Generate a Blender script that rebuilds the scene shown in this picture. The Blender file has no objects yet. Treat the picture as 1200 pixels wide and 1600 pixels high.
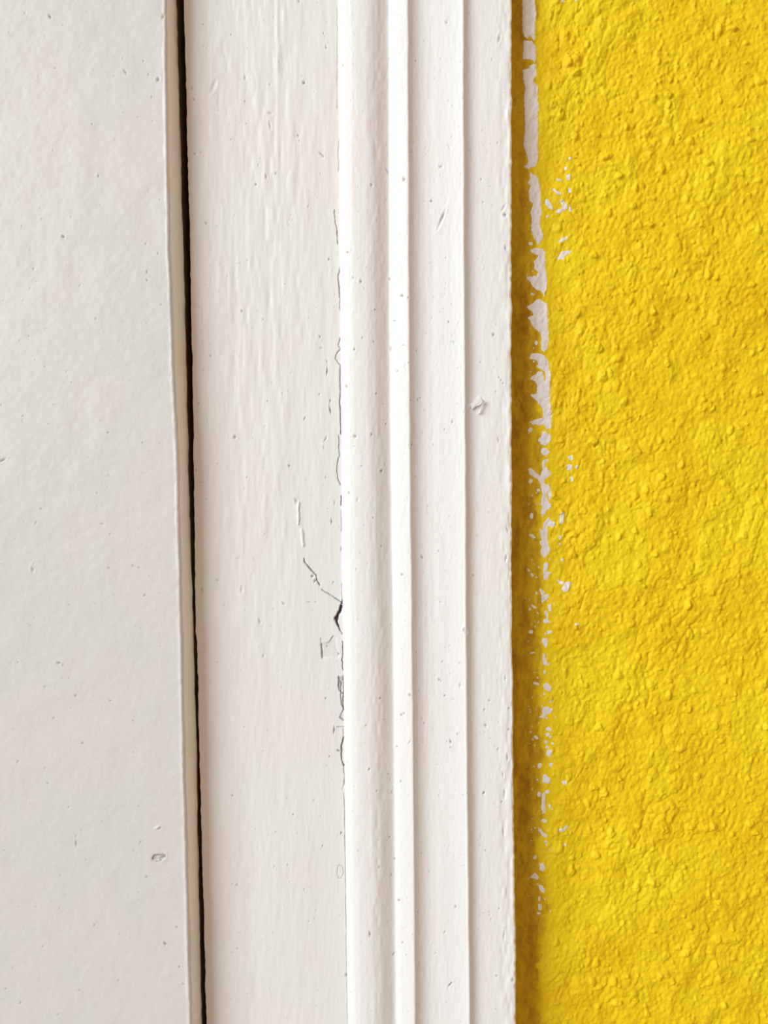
import bpy, math
import numpy as np
from mathutils import Vector, Matrix

# ------------------------------------------------------------------ camera, light, exposure
S = bpy.context.scene
MM = 0.001
PXMM = 0.2                       # one photo pixel on the frame board is 0.2 mm
F = 1156.0                       # focal length in pixels of the 1200x1600 frame
D = F * PXMM                     # camera to frame board, mm
ZC = 1200.0                      # camera height, mm
PITCH, ROLL = math.radians(2.4), -0.0106

fw = np.array([0, math.cos(PITCH), -math.sin(PITCH)])
up0 = np.array([0, math.sin(PITCH), math.cos(PITCH)])
rt0 = np.array([1.0, 0, 0])
rt = rt0 * math.cos(ROLL) + up0 * math.sin(ROLL)
up = -rt0 * math.sin(ROLL) + up0 * math.cos(ROLL)

cam = bpy.data.cameras.new('camera')
cam.sensor_fit = 'VERTICAL'
cam.sensor_height = 36.0
cam.lens = 36.0 * F / 1600.0
cam.clip_start = 0.01
camo = bpy.data.objects.new('camera', cam)
S.collection.objects.link(camo)
m = Matrix(((rt[0], up[0], -fw[0], 0), (rt[1], up[1], -fw[1], -D * MM), (rt[2], up[2], -fw[2], ZC * MM), (0, 0, 0, 1)))
camo.matrix_world = m
S.camera = camo

w = bpy.data.worlds.new('world')
S.world = w
w.use_nodes = True
w.node_tree.nodes['Background'].inputs['Color'].default_value = (1.0, 0.73, 0.54, 1)
w.node_tree.nodes['Background'].inputs['Strength'].default_value = 0.50

ld = bpy.data.lights.new('window_light', 'AREA')
ld.shape = 'RECTANGLE'
ld.size, ld.size_y = 3.4, 3.2
ld.energy = 318
ld.color = (0.80, 0.94, 1.0)
lo = bpy.data.objects.new('window_light', ld)
S.collection.objects.link(lo)
lo.location = (-3.75, -3.05, 2.75)
lo.rotation_euler = (Vector((0.0, 0, 1.2)) - lo.location).to_track_quat('-Z', 'Y').to_euler()

S.view_settings.view_transform = 'Standard'
S.view_settings.look = 'None'
S.view_settings.gamma = 1
S.view_settings.use_curve_mapping = False
S.view_settings.exposure = 0.0

# ------------------------------------------------------------------ helpers
rng = np.random.default_rng(7)


def unproj(px, py, h):
    """pixel -> world X, Z (mm) on the vertical plane that stands h mm in front of the frame board"""
    a = (np.asarray(px, float) - 600) / F
    b = (800 - np.asarray(py, float)) / F
    dx = fw[0] + rt[0] * a + up[0] * b
    dy = fw[1] + rt[1] * a + up[1] * b
    dz = fw[2] + rt[2] * a + up[2] * b
    t = (D - h) / dy
    return t * dx, ZC + t * dz


def proj(X, H, Z):
    vx, vy, vz = X, D - H, Z - ZC
    d = fw[0] * vx + fw[1] * vy + fw[2] * vz
    return (600 + F * (rt[0] * vx + rt[1] * vy + rt[2] * vz) / d,
            800 - F * (up[0] * vx + up[1] * vy + up[2] * vz) / d)


TAB = rng.random((512, 512)).astype(np.float32) * 2 - 1


def noise(x, y, seed=0):
    """smooth value noise, about -1..1"""
    x = np.asarray(x, np.float32) + 137.3 * (seed % 13) + 1000
    y = np.asarray(y, np.float32) + 71.7 * (seed % 29) + 1000
    xi = np.floor(x).astype(np.int32)
    yi = np.floor(y).astype(np.int32)
    fx = x - xi
    fy = y - yi
    fx = fx * fx * fx * (fx * (fx * 6 - 15) + 10)
    fy = fy * fy * fy * (fy * (fy * 6 - 15) + 10)
    x0, x1, y0, y1 = xi & 511, (xi + 1) & 511, yi & 511, (yi + 1) & 511
    return (TAB[y0, x0] * (1 - fx) * (1 - fy) + TAB[y0, x1] * fx * (1 - fy)
            + TAB[y1, x0] * (1 - fx) * fy + TAB[y1, x1] * fx * fy)


def sstep(a, b, x):
    t = np.clip((x - a) / (b - a), 0, 1)
    return t * t * (3 - 2 * t)


def link(name, mesh, mat=None, parent=None):
    o = bpy.data.objects.new(name, mesh)
    S.collection.objects.link(o)
    if mat is not None:
        mesh.materials.append(mat)
    if parent is not None:
        o.parent = parent
    return o


def tag(o, label, cat, kind='structure', group=None):
    o['label'] = label
    o['category'] = cat
    if kind:
        o['kind'] = kind
    if group:
        o['group'] = group


def grid_mesh(name, P, stain=None, closed=False, flip=False):
    """P: rows x cols x 3 in mm"""
    nr, nc = P.shape[:2]
    me = bpy.data.meshes.new(name)
    me.vertices.add(nr * nc)
    me.vertices.foreach_set('co', (P.reshape(-1, 3) * MM).astype(np.float32).ravel())
    idx = np.arange(nr * nc, dtype=np.int32).reshape(nr, nc)
    if closed:
        idx = np.concatenate([idx, idx[:, :1]], axis=1)
    q = np.stack([idx[:-1, :-1], idx[:-1, 1:], idx[1:, 1:], idx[1:, :-1]], -1).reshape(-1, 4)
    q = q[:, ::-1]
    if flip:
        q = q[:, ::-1]
    n = len(q)
    me.loops.add(n * 4)
    me.loops.foreach_set('vertex_index', np.ascontiguousarray(q).ravel())
    me.polygons.add(n)
    me.polygons.foreach_set('loop_start', np.arange(0, n * 4, 4, dtype=np.int32))
    if stain is not None:
        at = me.attributes.new('stain', 'FLOAT', 'POINT')
        at.data.foreach_set('value', stain.astype(np.float32).ravel())
    me.update()
    me.validate()
    return me


# rows: dense where the photograph looks, wider steps beyond, coarse up to the lintel and down to the floor
NX_ = 52                                          # wider rows on either side


def rows(step, pad=22, wide=8.0):
    py = np.arange(-pad, 1600 + pad + step, step)
    k = np.arange(1, NX_ + 1) * wide
    py = np.concatenate([py[0] - k[::-1], py, py[-1] + k])
    z = unproj(np.full_like(py, 600.0), py, 0)[1]
    zt = np.array([2100., 1950, 1750, 1600, z[0] + 30])
    zb = np.array([z[-1] - 30, 700, 450, 200, 0.0])
    return np.concatenate([np.full(5, py[0]), py, np.full(5, py[-1])]), np.concatenate([zt, z, zb])


class Surf:
    """profile columns swept along the rows; relief along the profile normal"""

    def __init__(self, rowpy, z, X, H, front):
        self.rowpy, self.z, self.X, self.H = rowpy, z, X, H      # X, H: rows x cols (mm)
        self.Z = np.repeat(z[:, None], X.shape[1], 1)
        dx = np.gradient(X, axis=1)
        dh = np.gradient(H, axis=1)
        L = np.hypot(dx, dh) + 1e-9
        self.NX, self.NH = -dh / L, dx / L
        self.PX, self.PY = proj(X, H, self.Z)
        self.R = np.zeros_like(X)
        self.T = np.zeros_like(X)
        self.f0, self.f1 = front
        self.cfade = np.ones(X.shape[1])

    def win(self, x0, y0, x1, y1):
        py = self.PY[:, (self.f0 + self.f1) // 2].copy()
        r0 = np.searchsorted(py, y0 - 4)
        r1 = np.searchsorted(py, y1 + 4)
        r0, r1 = max(r0, 5), min(r1, len(py) - 5)
        if r1 <= r0:
            return None
        px = self.PX[(r0 + r1) // 2, self.f0:self.f1]
        c0 = self.f0 + np.searchsorted(px, x0 - 3)
        c1 = self.f0 + np.searchsorted(px, x1 + 3)
        if c1 <= c0:
            return None
        return slice(r0, r1), slice(c0, c1)

    def pit(self, x, y, ln=2.2, wd=1.4, ang=0.0, depth=1.2, stain=0.7, rim=0.35):
        """small dent: ang in degrees, 0 = vertical, positive leans like '\\'"""
        r = max(ln, wd) * 2.6
        w_ = self.win(x - r, y - r, x + r, y + r)
        if w_ is None:
            return
        dx, dy = self.PX[w_] - x, self.PY[w_] - y
        a = math.radians(ang)
        v = dy * math.cos(a) + dx * math.sin(a)
        u = -dy * math.sin(a) + dx * math.cos(a)
        q = (u / wd) ** 2 + (v / ln) ** 2
        g = np.exp(-q * 0.9)
        ringg = np.exp(-(np.sqrt(q) - 1.75) ** 2 * 4)
        self.R[w_] += -depth * g + rim * ringg * depth * 0.6
        off = np.exp(-(((u - 0.25 * wd) / (wd * 0.8)) ** 2 + (v / (ln * 0.85)) ** 2) * 1.3)
        self.T[w_] = np.maximum(self.T[w_], min(1.0, stain * 1.25) * off)

    def line(self, pts, wd=1.0, depth=2.0, stain=0.9, jag=0.6, w1=None):
        """crack or ridge along a polyline; wd half width in px, w1 list of half widths"""
        pts = np.array(pts, float)
        x0, y0 = pts.min(0) - 4
        x1, y1 = pts.max(0) + 4
        w_ = self.win(x0, y0, x1, y1)
        if w_ is None:
            return
        X, Y = self.PX[w_], self.PY[w_]
        Xj = X + 1.2 * jag * noise(X / 2.5, Y / 3.0, 3) + 1.6 * jag * noise(X / 7, Y / 8.0, 5)
        bw0 = 1 + 0.45 * noise(X / 5, Y / 5, 8)
        best = np.full(X.shape, 99.0)
        bw = np.full(X.shape, wd)
        for i in range(len(pts) - 1):
            a, b = pts[i], pts[i + 1]
            ab = b - a
            t = np.clip(((Xj - a[0]) * ab[0] + (Y - a[1]) * ab[1]) / (ab @ ab), 0, 1)
            d = np.hypot(Xj - a[0] - t * ab[0], Y - a[1] - t * ab[1])
            k = d < best
            best = np.where(k, d, best)
            if w1 is not None:
                bw = np.where(k, w1[i] + (w1[i + 1] - w1[i]) * t, bw)
        bw = bw * bw0
        g = 1 - sstep(bw * 0.5, bw * 1.25 + 0.25, best)
        self.R[w_] -= depth * g
        self.T[w_] = np.maximum(self.T[w_], stain * g)

    def chip(self, poly, depth=1.2, stain=0.0, jag=1.0):
        poly = np.array(poly, float)
        x0, y0 = poly.min(0) - 4
        x1, y1 = poly.max(0) + 4
        w_ = self.win(x0, y0, x1, y1)
        if w_ is None:
            return
        ph = poly_sd(poly, self.PX[w_], self.PY[w_], jag)
        g = sstep(-0.8, 2.4, ph)
        self.R[w_] -= depth * g
        self.T[w_] = np.maximum(self.T[w_], stain * g)

    def points(self):
        sc = PXMM
        n = len(self.z)
        i = np.arange(n)
        fade = np.clip((np.minimum(i, n - 1 - i) - 5) / 40.0, 0, 1)
        R = self.R * sc * fade[:, None] * self.cfade[None, :]
        P = np.empty(self.X.shape + (3,))
        P[..., 0] = self.X + self.NX * R
        P[..., 1] = -(self.H + self.NH * R)
        P[..., 2] = self.Z
        return P


def poly_sd(poly, X, Y, jag=1.0):
    """signed distance, positive inside, with a ragged edge"""
    Xj = X + jag * (0.55 * noise(X / 1.5, Y / 1.5, 13) + 1.0 * noise(X / 3.2, Y / 3.2, 11) + 0.7 * noise(X / 7.5, Y / 7.5, 12))
    Yj = Y + jag * (0.9 * noise(X / 3.2, Y / 3.2, 14) + 0.7 * noise(X / 7.5, Y / 7.5, 15))
    best = np.full(X.shape, 1e9)
    inside = np.zeros(X.shape, bool)
    n = len(poly)
    for i in range(n):
        a, b = poly[i], poly[(i + 1) % n]
        ab = b - a
        L2 = ab @ ab
        if L2 < 1e-9:
            continue
        t = np.clip(((Xj - a[0]) * ab[0] + (Yj - a[1]) * ab[1]) / L2, 0, 1)
        best = np.minimum(best, np.hypot(Xj - a[0] - t * ab[0], Yj - a[1] - t * ab[1]))
        if a[1] != b[1]:
            c = ((a[1] > Yj) != (b[1] > Yj)) & (Xj < (b[0] - a[0]) * (Yj - a[1]) / (b[1] - a[1]) + a[0])
            inside ^= c
    return np.where(inside, best, -best)


def pl(pts, rowpy):
    p = np.array(pts, float)
    return np.interp(rowpy, p[:, 0], p[:, 1])


# ------------------------------------------------------------------ materials
def nt(name):
    mt = bpy.data.materials.new(name)
    mt.use_nodes = True
    t = mt.node_tree
    return mt, t, t.nodes['Principled BSDF']


def add(t, typ, **kw):
    n = t.nodes.new(typ)
    for k, v in kw.items():
        setattr(n, k, v)
    return n


def white_paint(name, ca, cb, stretch, bump, rough=0.42, dirt=(0.060, 0.048, 0.040)):
    mt, t, b = nt(name)
    L = t.links.new
    tc = add(t, 'ShaderNodeTexCoord')
    n1 = add(t, 'ShaderNodeTexNoise')
    n1.inputs['Scale'].default_value = 28
    n1.inputs['Detail'].default_value = 3
    L(tc.outputs['Object'], n1.inputs['Vector'])
    rmp = add(t, 'ShaderNodeValToRGB')
    rmp.color_ramp.elements[0].position = 0.38
    rmp.color_ramp.elements[1].position = 0.62
    rmp.color_ramp.elements[0].color = (*ca, 1)
    rmp.color_ramp.elements[1].color = (*cb, 1)
    L(n1.outputs['Fac'], rmp.inputs['Fac'])
    at = add(t, 'ShaderNodeAttribute', attribute_name='stain')
    mx = add(t, 'ShaderNodeMixRGB')
    mx.inputs['Color2'].default_value = (*dirt, 1)
    L(at.outputs['Fac'], mx.inputs['Fac'])
    L(rmp.outputs['Color'], mx.inputs['Color1'])
    L(mx.outputs['Color'], b.inputs['Base Color'])
    mp = add(t, 'ShaderNodeMapping')
    mp.inputs['Scale'].default_value = stretch
    L(tc.outputs['Object'], mp.inputs['Vector'])
    n2 = add(t, 'ShaderNodeTexNoise')
    n2.inputs['Scale'].default_value = 1
    n2.inputs['Detail'].default_value = 4
    L(mp.outputs['Vector'], n2.inputs['Vector'])
    bp = add(t, 'ShaderNodeBump')
    bp.inputs['Strength'].default_value = bump
    bp.inputs['Distance'].default_value = 0.0002
    L(n2.outputs['Fac'], bp.inputs['Height'])
    L(bp.outputs['Normal'], b.inputs['Normal'])
    b.inputs['Roughness'].default_value = rough
    b.inputs['Specular IOR Level'].default_value = 0.3
    return mt


M_door = white_paint('door_white_paint', (0.675, 0.665, 0.637), (0.703, 0.665, 0.651), (520, 520, 520), 0.10)
M_frame = white_paint('frame_white_paint', (0.795, 0.79, 0.775), (0.81, 0.77, 0.765), (1500, 1500, 110), 0.12)
M_mould = white_paint('moulding_white_paint', (0.815, 0.805, 0.795), (0.825, 0.79, 0.785), (1300, 1300, 160), 0.14)
M_edge = white_paint('door_edge_cream_paint', (0.90, 0.86, 0.73), (0.92, 0.87, 0.77), (2600, 2600, 70), 0.55, 0.55, (0.05, 0.03, 0.018))
M_patch = white_paint('exposed_white_undercoat', (0.78, 0.74, 0.72), (0.80, 0.76, 0.745), (900, 900, 900), 0.25, 0.6)

M_gap_shade = white_paint('gap_shade_brown', (0.15, 0.09, 0.04), (0.20, 0.125, 0.058), (2600, 2600, 60), 0.5, 0.7)  # shade inside the door gap, put into the colour as dark brown

M_gap_backing, t, b = nt('gap_shade_black')  # near-black colour standing in for the shade at the back of the gap
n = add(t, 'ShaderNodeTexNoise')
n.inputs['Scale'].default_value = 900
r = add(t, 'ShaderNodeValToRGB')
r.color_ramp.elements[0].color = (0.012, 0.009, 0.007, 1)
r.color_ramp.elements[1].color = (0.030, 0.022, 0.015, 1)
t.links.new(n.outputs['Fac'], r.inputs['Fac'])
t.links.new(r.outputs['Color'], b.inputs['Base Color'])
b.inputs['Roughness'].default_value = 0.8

M_wall, t, b = nt('yellow_masonry_paint')
L = t.links.new
tc = add(t, 'ShaderNodeTexCoord')
n1 = add(t, 'ShaderNodeTexNoise')
n1.inputs['Scale'].default_value = 55
n1.inputs['Detail'].default_value = 5
L(tc.outputs['Object'], n1.inputs['Vector'])
r = add(t, 'ShaderNodeValToRGB')
r.color_ramp.elements[0].position = 0.30
r.color_ramp.elements[1].position = 0.70
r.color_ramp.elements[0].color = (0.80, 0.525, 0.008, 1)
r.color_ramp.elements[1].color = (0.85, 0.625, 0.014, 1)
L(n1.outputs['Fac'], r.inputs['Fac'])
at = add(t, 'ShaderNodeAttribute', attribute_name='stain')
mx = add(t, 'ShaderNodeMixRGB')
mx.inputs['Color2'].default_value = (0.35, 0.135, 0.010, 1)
L(at.outputs['Fac'], mx.inputs['Fac'])
L(r.outputs['Color'], mx.inputs['Color1'])
L(mx.outputs['Color'], b.inputs['Base Color'])
n2 = add(t, 'ShaderNodeTexNoise')
n2.inputs['Scale'].default_value = 1100
n2.inputs['Detail'].default_value = 3
L(tc.outputs['Object'], n2.inputs['Vector'])
bp = add(t, 'ShaderNodeBump')
bp.inputs['Strength'].default_value = 0.30
bp.inputs['Distance'].default_value = 0.0003
L(n2.outputs['Fac'], bp.inputs['Height'])
L(bp.outputs['Normal'], b.inputs['Normal'])
b.inputs['Roughness'].default_value = 0.5
b.inputs['Specular IOR Level'].default_value = 0.15

M_floor, t, b = nt('grey_stone_floor')
n = add(t, 'ShaderNodeTexNoise')
n.inputs['Scale'].default_value = 30
r = add(t, 'ShaderNodeValToRGB')
r.color_ramp.elements[0].color = (0.22, 0.20, 0.18, 1)
r.color_ramp.elements[1].color = (0.30, 0.28, 0.25, 1)
t.links.new(n.outputs['Fac'], r.inputs['Fac'])
t.links.new(r.outputs['Color'], b.inputs['Base Color'])
b.inputs['Roughness'].default_value = 0.7

# ------------------------------------------------------------------ measured lines of the joinery (py, px)
LN_CORNER = [(0, 261), (200, 262.5), (400, 266.5), (600, 273.5), (700, 279), (830, 281.8), (1000, 286), (1200, 289.5), (1470, 297), (1600, 300)]
LN_DSIDE = [(0, 274), (200, 280), (400, 286), (600, 290.5), (700, 292.8), (830, 296), (1000, 301.5), (1200, 306.5), (1470, 311), (1600, 314.5)]
LN_JAMB = [(0, 286.5), (65, 288), (130, 290), (400, 297), (700, 302), (850, 303.3), (985, 305.3), (1000, 307.6), (1200, 311.3), (1400, 317.3), (1470, 319), (1600, 322)]
LN_JOINT = [(0, 528), (200, 529), (600, 532), (900, 534.5), (1100, 537), (1300, 539), (1600, 543)]
LN_VALE = [(0, 610), (500, 611), (800, 614), (1000, 617), (1300, 619), (1600, 621)]
LN_ARRIS = [(0, 638.5), (400, 640), (700, 642), (1000, 645), (1300, 648), (1600, 650)]
LN_STEP = [(0, 725.5), (400, 726.5), (700, 728.5), (1000, 729.8), (1300, 732.5), (1600, 735.5)]
LN_EDGE = [(0, 799.5), (700, 799.6), (1000, 800), (1100, 801.3), (1300, 803.5), (1600, 806.3)]

HD = 40 * PXMM                                    # door face stands proud of the frame board
WT, WB = -35 * PXMM, -60 * PXMM                   # wall face behind the frame board, top and bottom


def wob(rowpy, seed, amp=0.5, wl=28):
    return amp * (noise(rowpy / wl, rowpy * 0 + seed * 3.1, seed) + 0.6 * noise(rowpy / (wl * 0.3), rowpy * 0 + seed, seed + 1))


# ------------------------------------------------------------------ door
rowpy, z = rows(1.6)
cx = pl(LN_CORNER, rowpy) + wob(rowpy, 2, 0.5)
sx = pl(LN_DSIDE, rowpy) + wob(rowpy, 3, 0.6, 40)
Xc = unproj(cx, rowpy, HD)[0]
Xs = unproj(sx, rowpy, 0)[0]
Xa = unproj(np.full_like(rowpy, -14.0), rowpy, HD)[0]
Xb = Xc - 5 * PXMM
nf = 195
far = [-620, -300, -130] + list(np.arange(-90, -0.5, 1.2))
cols_X = [Xa + f for f in far]
cols_H = [np.full_like(rowpy, HD)] * len(far)
for i in range(nf):
    u = i / (nf - 1)
    cols_X.append(Xa + (Xb - Xa) * u)
    cols_H.append(np.full_like(rowpy, HD))
RC = 5 * PXMM
for a in np.linspace(0, 78, 8)[1:]:
    a = math.radians(a)
    cols_X.append(Xb + RC * math.sin(a))
    cols_H.append(HD - RC * (1 - math.cos(a)))
n_face = len(cols_X)
hs = [HD - RC - 0.2] + list(np.linspace(HD - RC - 0.6, 0, 11)) + [-1, -2.5, -5, -10, -20, -32]
XR = Xc
for h in hs:
    k = np.clip((HD - RC - h) / (HD - RC), 0, 1)
    cols_X.append(XR + (Xs - XR) * k)
    cols_H.append(np.full_like(rowpy, float(h)))
cols_X.append(Xa - 620)
cols_H.append(np.full_like(rowpy, -32.0))
X = np.stack([np.broadcast_to(c, rowpy.shape) for c in cols_X], 1)
H = np.stack([np.broadcast_to(c, rowpy.shape) for c in cols_H], 1)
s = Surf(rowpy, z, X, H, (3, n_face - 3))
s.cfade[:n_face] = np.clip((np.arange(n_face) - 2) / 30.0, 0, 1)
s.cfade[-1] = 0
fr = np.zeros_like(s.R)
fr[:, 2:n_face] = 1
s.R += fr * (0.36 * noise(s.PX / 34, s.PY / 38, 1) + 0.14 * noise(s.PX / 10, s.PY / 12, 2) + 0.08 * noise(s.PX / 4.5, s.PY / 5, 4))
sd = np.zeros_like(s.R)
sd[:, n_face - 2:n_face + 18] = 1
yy = s.PY / 42
rim = np.exp(-((s.PX - cx[:, None] + 4.0) / 2.6) ** 2) * fr
s.R += 0.9 * rim * (0.8 + 0.35 * noise(s.PY / 30, s.PY * 0, 5))
s.R += sd * (0.5 * noise(s.H * 3.0, yy, 6) + 0.35 * noise(s.H * 9.0, yy * 1.6, 7))
s.R[:, n_face - 9:n_face + 1] += 0.35 * noise(s.PY[:, n_face - 9:n_face + 1] / 11, s.PY[:, n_face - 9:n_face + 1] * 0, 9)
for p in [(39, 20, 2, 1.5, 0, .8, .25), (78, 26, 3.4, 1.7, 35, 1.6, .75), (196, 113, 4.6, 1.2, 35, 1.4, .7), (247, 124, 3.2, 2.2, -25, 1.6, .65),
          (224, 95, 1.5, 1.3, 0, 1, .6), (232, 116, 1.8, 1.3, 0, 1, .45), (237, 152, 2, 1.1, -15, 1, .55), (255, 26, 3.4, 1.8, -40, 1.6, .5),
          (86, 106, 1.1, 1.1, 0, 1, .5), (144, 194, 1.6, 1.2, 0, 1.2, .6), (83, 235, 1.3, 1.1, 0, 1, .5), (154, 275, 2.3, 1.4, 10, 1.3, .6),
          (180, 218, 1.2, 1, 0, 1, .35), (63, 325, 1.2, 1, 0, 1, .4), (65, 342, 1.3, 1, 0, 1, .5), (111, 339, 1.3, 1.2, 0, 1, .55), (34, 353, 1.3, 1, 0, 1, .5),
          (99, 370, 2.8, 1.6, 55, 1.8, .85), (228, 381, 2.2, 1.1, 30, 1.2, .6), (247, 396, 2, 1.1, 30, 1.2, .6), (250, 312, 1.5, 1, 20, 1, .5),
          (53, 420, 2, 1.6, 0, 1, .25), (125, 446, 1.7, 1, -20, 1, .5), (230, 425, 2.8, 1, 20, 1.2, .75), (230, 438, 2, 1.1, 60, 1.2, .7), (252, 476, 1.4, 1.2, 0, 1, .4),
          (150, 498, 1.6, 1.4, 0, 1, .45), (45, 525, 1.3, 1, 0, 1, .5), (31, 532, 1.2, 1, 0, 1, .4), (70, 573, 1.5, 1, 0, 1, .5), (104, 581, 1.5, 1, 0, 1, .6),
          (112, 598, 1.6, 1.1, 20, 1, .6), (36, 650, 1.7, 1, -40, 1, .6), (35, 657, 1.2, 1, 0, 1, .6), (169, 676, 1.7, 1.2, 30, 1, .7), (4, 719, 6, 1.2, -60, 1.6, .8),
          (2, 633, 1.5, 1, 0, 1, .5), (223, 692, 1.5, 1.1, 0, 1, .6), (152, 771, 1.4, 1, 0, 1, .4), (170, 743, 1.3, 1.1, 0, 1, .5), (64, 795, 2, 1.1, -40, 1, .7),
          (56, 817, 2.6, 1.2, -30, 1.2, .5), (172, 835, 1.6, 1.1, 0, 1, .65), (160, 819, 3.5, .9, 80, 1, .4), (51, 890, 4, 2, 15, 1.3, .4), (207, 884, 2, 1.1, 0, 1, .6),
          (217, 887, 1.8, 1.2, 20, 1, .6), (170, 888, 1.8, 1.2, 20, 1, .5), (226, 930, 1.8, 1.4, -45, 1.2, .7), (108, 945, 1.3, 1, 0, 1, .6), (92, 1036, 3.2, 1.4, 80, 1.5, .85),
          (98, 1039, 1.4, 1.2, 0, 1.2, .85), (28, 1035, 2, 1.1, -50, 1, .5), (70, 1073, 1.4, 1.1, 0, 1, .6), (118, 1087, 1.9, 1.4, 0, 1.4, .85), (172, 1095, 2.2, 1, 60, 1, .6),
          (97, 1060, 1.3, 1, 0, 1, .5), (108, 1060, 1.3, 1, 0, 1, .5), (84, 1122, 2.5, 1, -50, 1, .5), (208, 1126, 1.3, 1, 0, 1, .5), (129, 1161, 1.7, 1.4, 0, 1.2, .75),
          (28, 1190, 2.4, 1.3, -35, 1.2, .5), (47, 977, 5, .8, 70, .9, .2), (74, 1224, 1.6, 1.2, 0, 1.2, .65), (119, 1318, 5, 1.2, 5, 1.3, .6), (119, 1307, 2.5, 1.2, -10, 1, .2),
          (220, 1316, 3.5, .9, -40, 1, .4), (229, 1370, 1.7, 1.3, 20, 1.2, .75), (94, 1368, 1.5, 1.2, 0, 1, .5), (107, 1261, 1.5, 1.1, 0, 1, .55), (217, 1260, 1.4, 1.1, 0, 1, .45),
          (135, 1344, 1.4, 1.1, 0, 1, .35), (148, 1446, 2, 1.6, 0, 1, .3), (187, 1460, 1.4, 1.1, 0, 1, .6), (258, 1475, 3.2, 1.6, 30, 1.6, .75), (276, 1449, 1.6, 1.3, 0, 1.2, .8),
          (280, 1511, 1.7, 1.3, 0, 1.2, .85), (185, 1532, 1.6, 1.1, 0, 1, .6), (124, 1547, 1.6, 1.3, 0, 1, .6), (9, 1545, 1.6, 1.2, 0, 1, .6), (32, 1567, 2.6, 1.2, -25, 1.2, .5),
          (67, 1479, 1.3, 1, 0, 1, .5), (93, 1420, 1.8, 1, 0, 1, .25), (287, 1538, 2.6, .9, 70, 1, .55), (30, 1417, 1.5, 1, 0, 1, .3), (91, 1585, 2.2, 1, -45, 1, .5)]:
    s.pit(*p)
# open chip low on the door and the crumb of paint above it
s.chip([(237, 1340), (240, 1336), (249, 1335), (255, 1333), (259, 1337), (257, 1342), (251, 1344), (243, 1346), (238, 1345)], 1.8, 0.25, 0.6)
s.line([(238, 1343), (240, 1337), (249, 1335.5)], 0.9, 0.8, 0.75, 0.3)
s.line([(243, 1346), (252, 1344)], 0.7, 0.8, 0.6, 0.3)
s.pit(256.5, 1338.5, 3.6, 2.0, -15, 1.2, 0.9, 0.8)
s.pit(249, 1340, 3.0, 2.4, 0, -2.0, 0, 0)
s.pit(246, 1293, 4.5, 1.5, -65, -1.8, 0, 0)
s.pit(249.5, 1293.5, 2.4, 1.0, -50, 1.0, .6, 0)
for i in range(190):
    s.pit(rng.uniform(-5, 292), rng.uniform(0, 1600), rng.uniform(.9, 1.6), rng.uniform(.8, 1.1), rng.uniform(-60, 60), rng.uniform(.3, .8), rng.uniform(.1, .42))
P = s.points()
door = bpy.data.objects.new('door_1', None)
S.collection.objects.link(door)
door.location = (-0.09, -0.008, 0.0)
tag(door, 'white painted door leaf left of the dark gap, with a few small paint chips', 'door')
OFF = np.array(door.location) / MM


def childmesh(name, P, T, mat, parent, off, label=None, **kw):
    o = link(name, grid_mesh(name, P - off, T, **kw), mat, parent)
    if label:
        o['label'] = label
    return o


childmesh('door_face', P[:, :n_face], s.T[:, :n_face], M_door, door, OFF)
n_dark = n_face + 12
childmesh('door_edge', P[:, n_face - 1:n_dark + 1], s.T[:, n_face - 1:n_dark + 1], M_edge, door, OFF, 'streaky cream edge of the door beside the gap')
childmesh('inner_edge', P[:, n_dark:], s.T[:, n_dark:], M_gap_shade, door, OFF, 'inner edge of the door, coloured dark brown as the shade inside the gap')

# ------------------------------------------------------------------ frame board
rowpy, z = rows(1.45)
jx = pl(LN_JAMB, rowpy) + wob(rowpy, 5, 0.5, 30)
qx = pl(LN_JOINT, rowpy)
XJ = unproj(jx, rowpy, 0)[0]
XQ = unproj(qx, rowpy, 0)[0]
u = np.concatenate([np.linspace(0, 0.60, 115, endpoint=False), np.linspace(0.60, 0.90, 75, endpoint=False), np.linspace(0.90, 1.004, 46)])
cols_X, cols_H = [], []
for h in (-32.0, -20.0, -10.0, -5.0, -2.0, -1.0):
    cols_X.append(XJ)
    cols_H.append(np.full_like(rowpy, h))
r_ = 2.5 * PXMM
for a in np.linspace(90, 0, 6):
    a = math.radians(a)
    cols_X.append(XJ + r_ * (1 - math.sin(a)))
    cols_H.append(np.full_like(rowpy, -r_ * (1 - math.cos(a))))
f0 = len(cols_X)
for k in u[1:]:
    cols_X.append(XJ + r_ + (XQ - XJ - r_) * k)
    cols_H.append(np.zeros_like(rowpy))
f1 = len(cols_X)
cols_X += [XQ + 0.6, XQ + 0.6]
cols_H += [np.full_like(rowpy, -3.0), np.full_like(rowpy, -32.0)]
s = Surf(rowpy, z, np.stack(cols_X, 1), np.stack(cols_H, 1), (f0, f1))
fr = np.zeros_like(s.R)
fr[:, f0:f1] = 1
mid = 0.5 + 0.7 * np.exp(-((s.PX - 415) / 70) ** 2)
upper = 0.45 + 0.75 * sstep(1250, 500, s.PY)
s.R += fr * (0.55 * noise(s.PX / 40, s.PY / 110, 1) + 0.72 * mid * upper * (0.50 * noise(s.PX / 11, s.PY / 60, 2) + 0.32 * noise(s.PX / 6, s.PY / 26, 3)
             + 0.35 * np.abs(noise(s.PX / 14 + 0.4 * noise(s.PX / 20, s.PY / 30, 8), s.PY / 60, 4))) + 0.10 * noise(s.PX / 3.5, s.PY / 14, 5))
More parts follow.
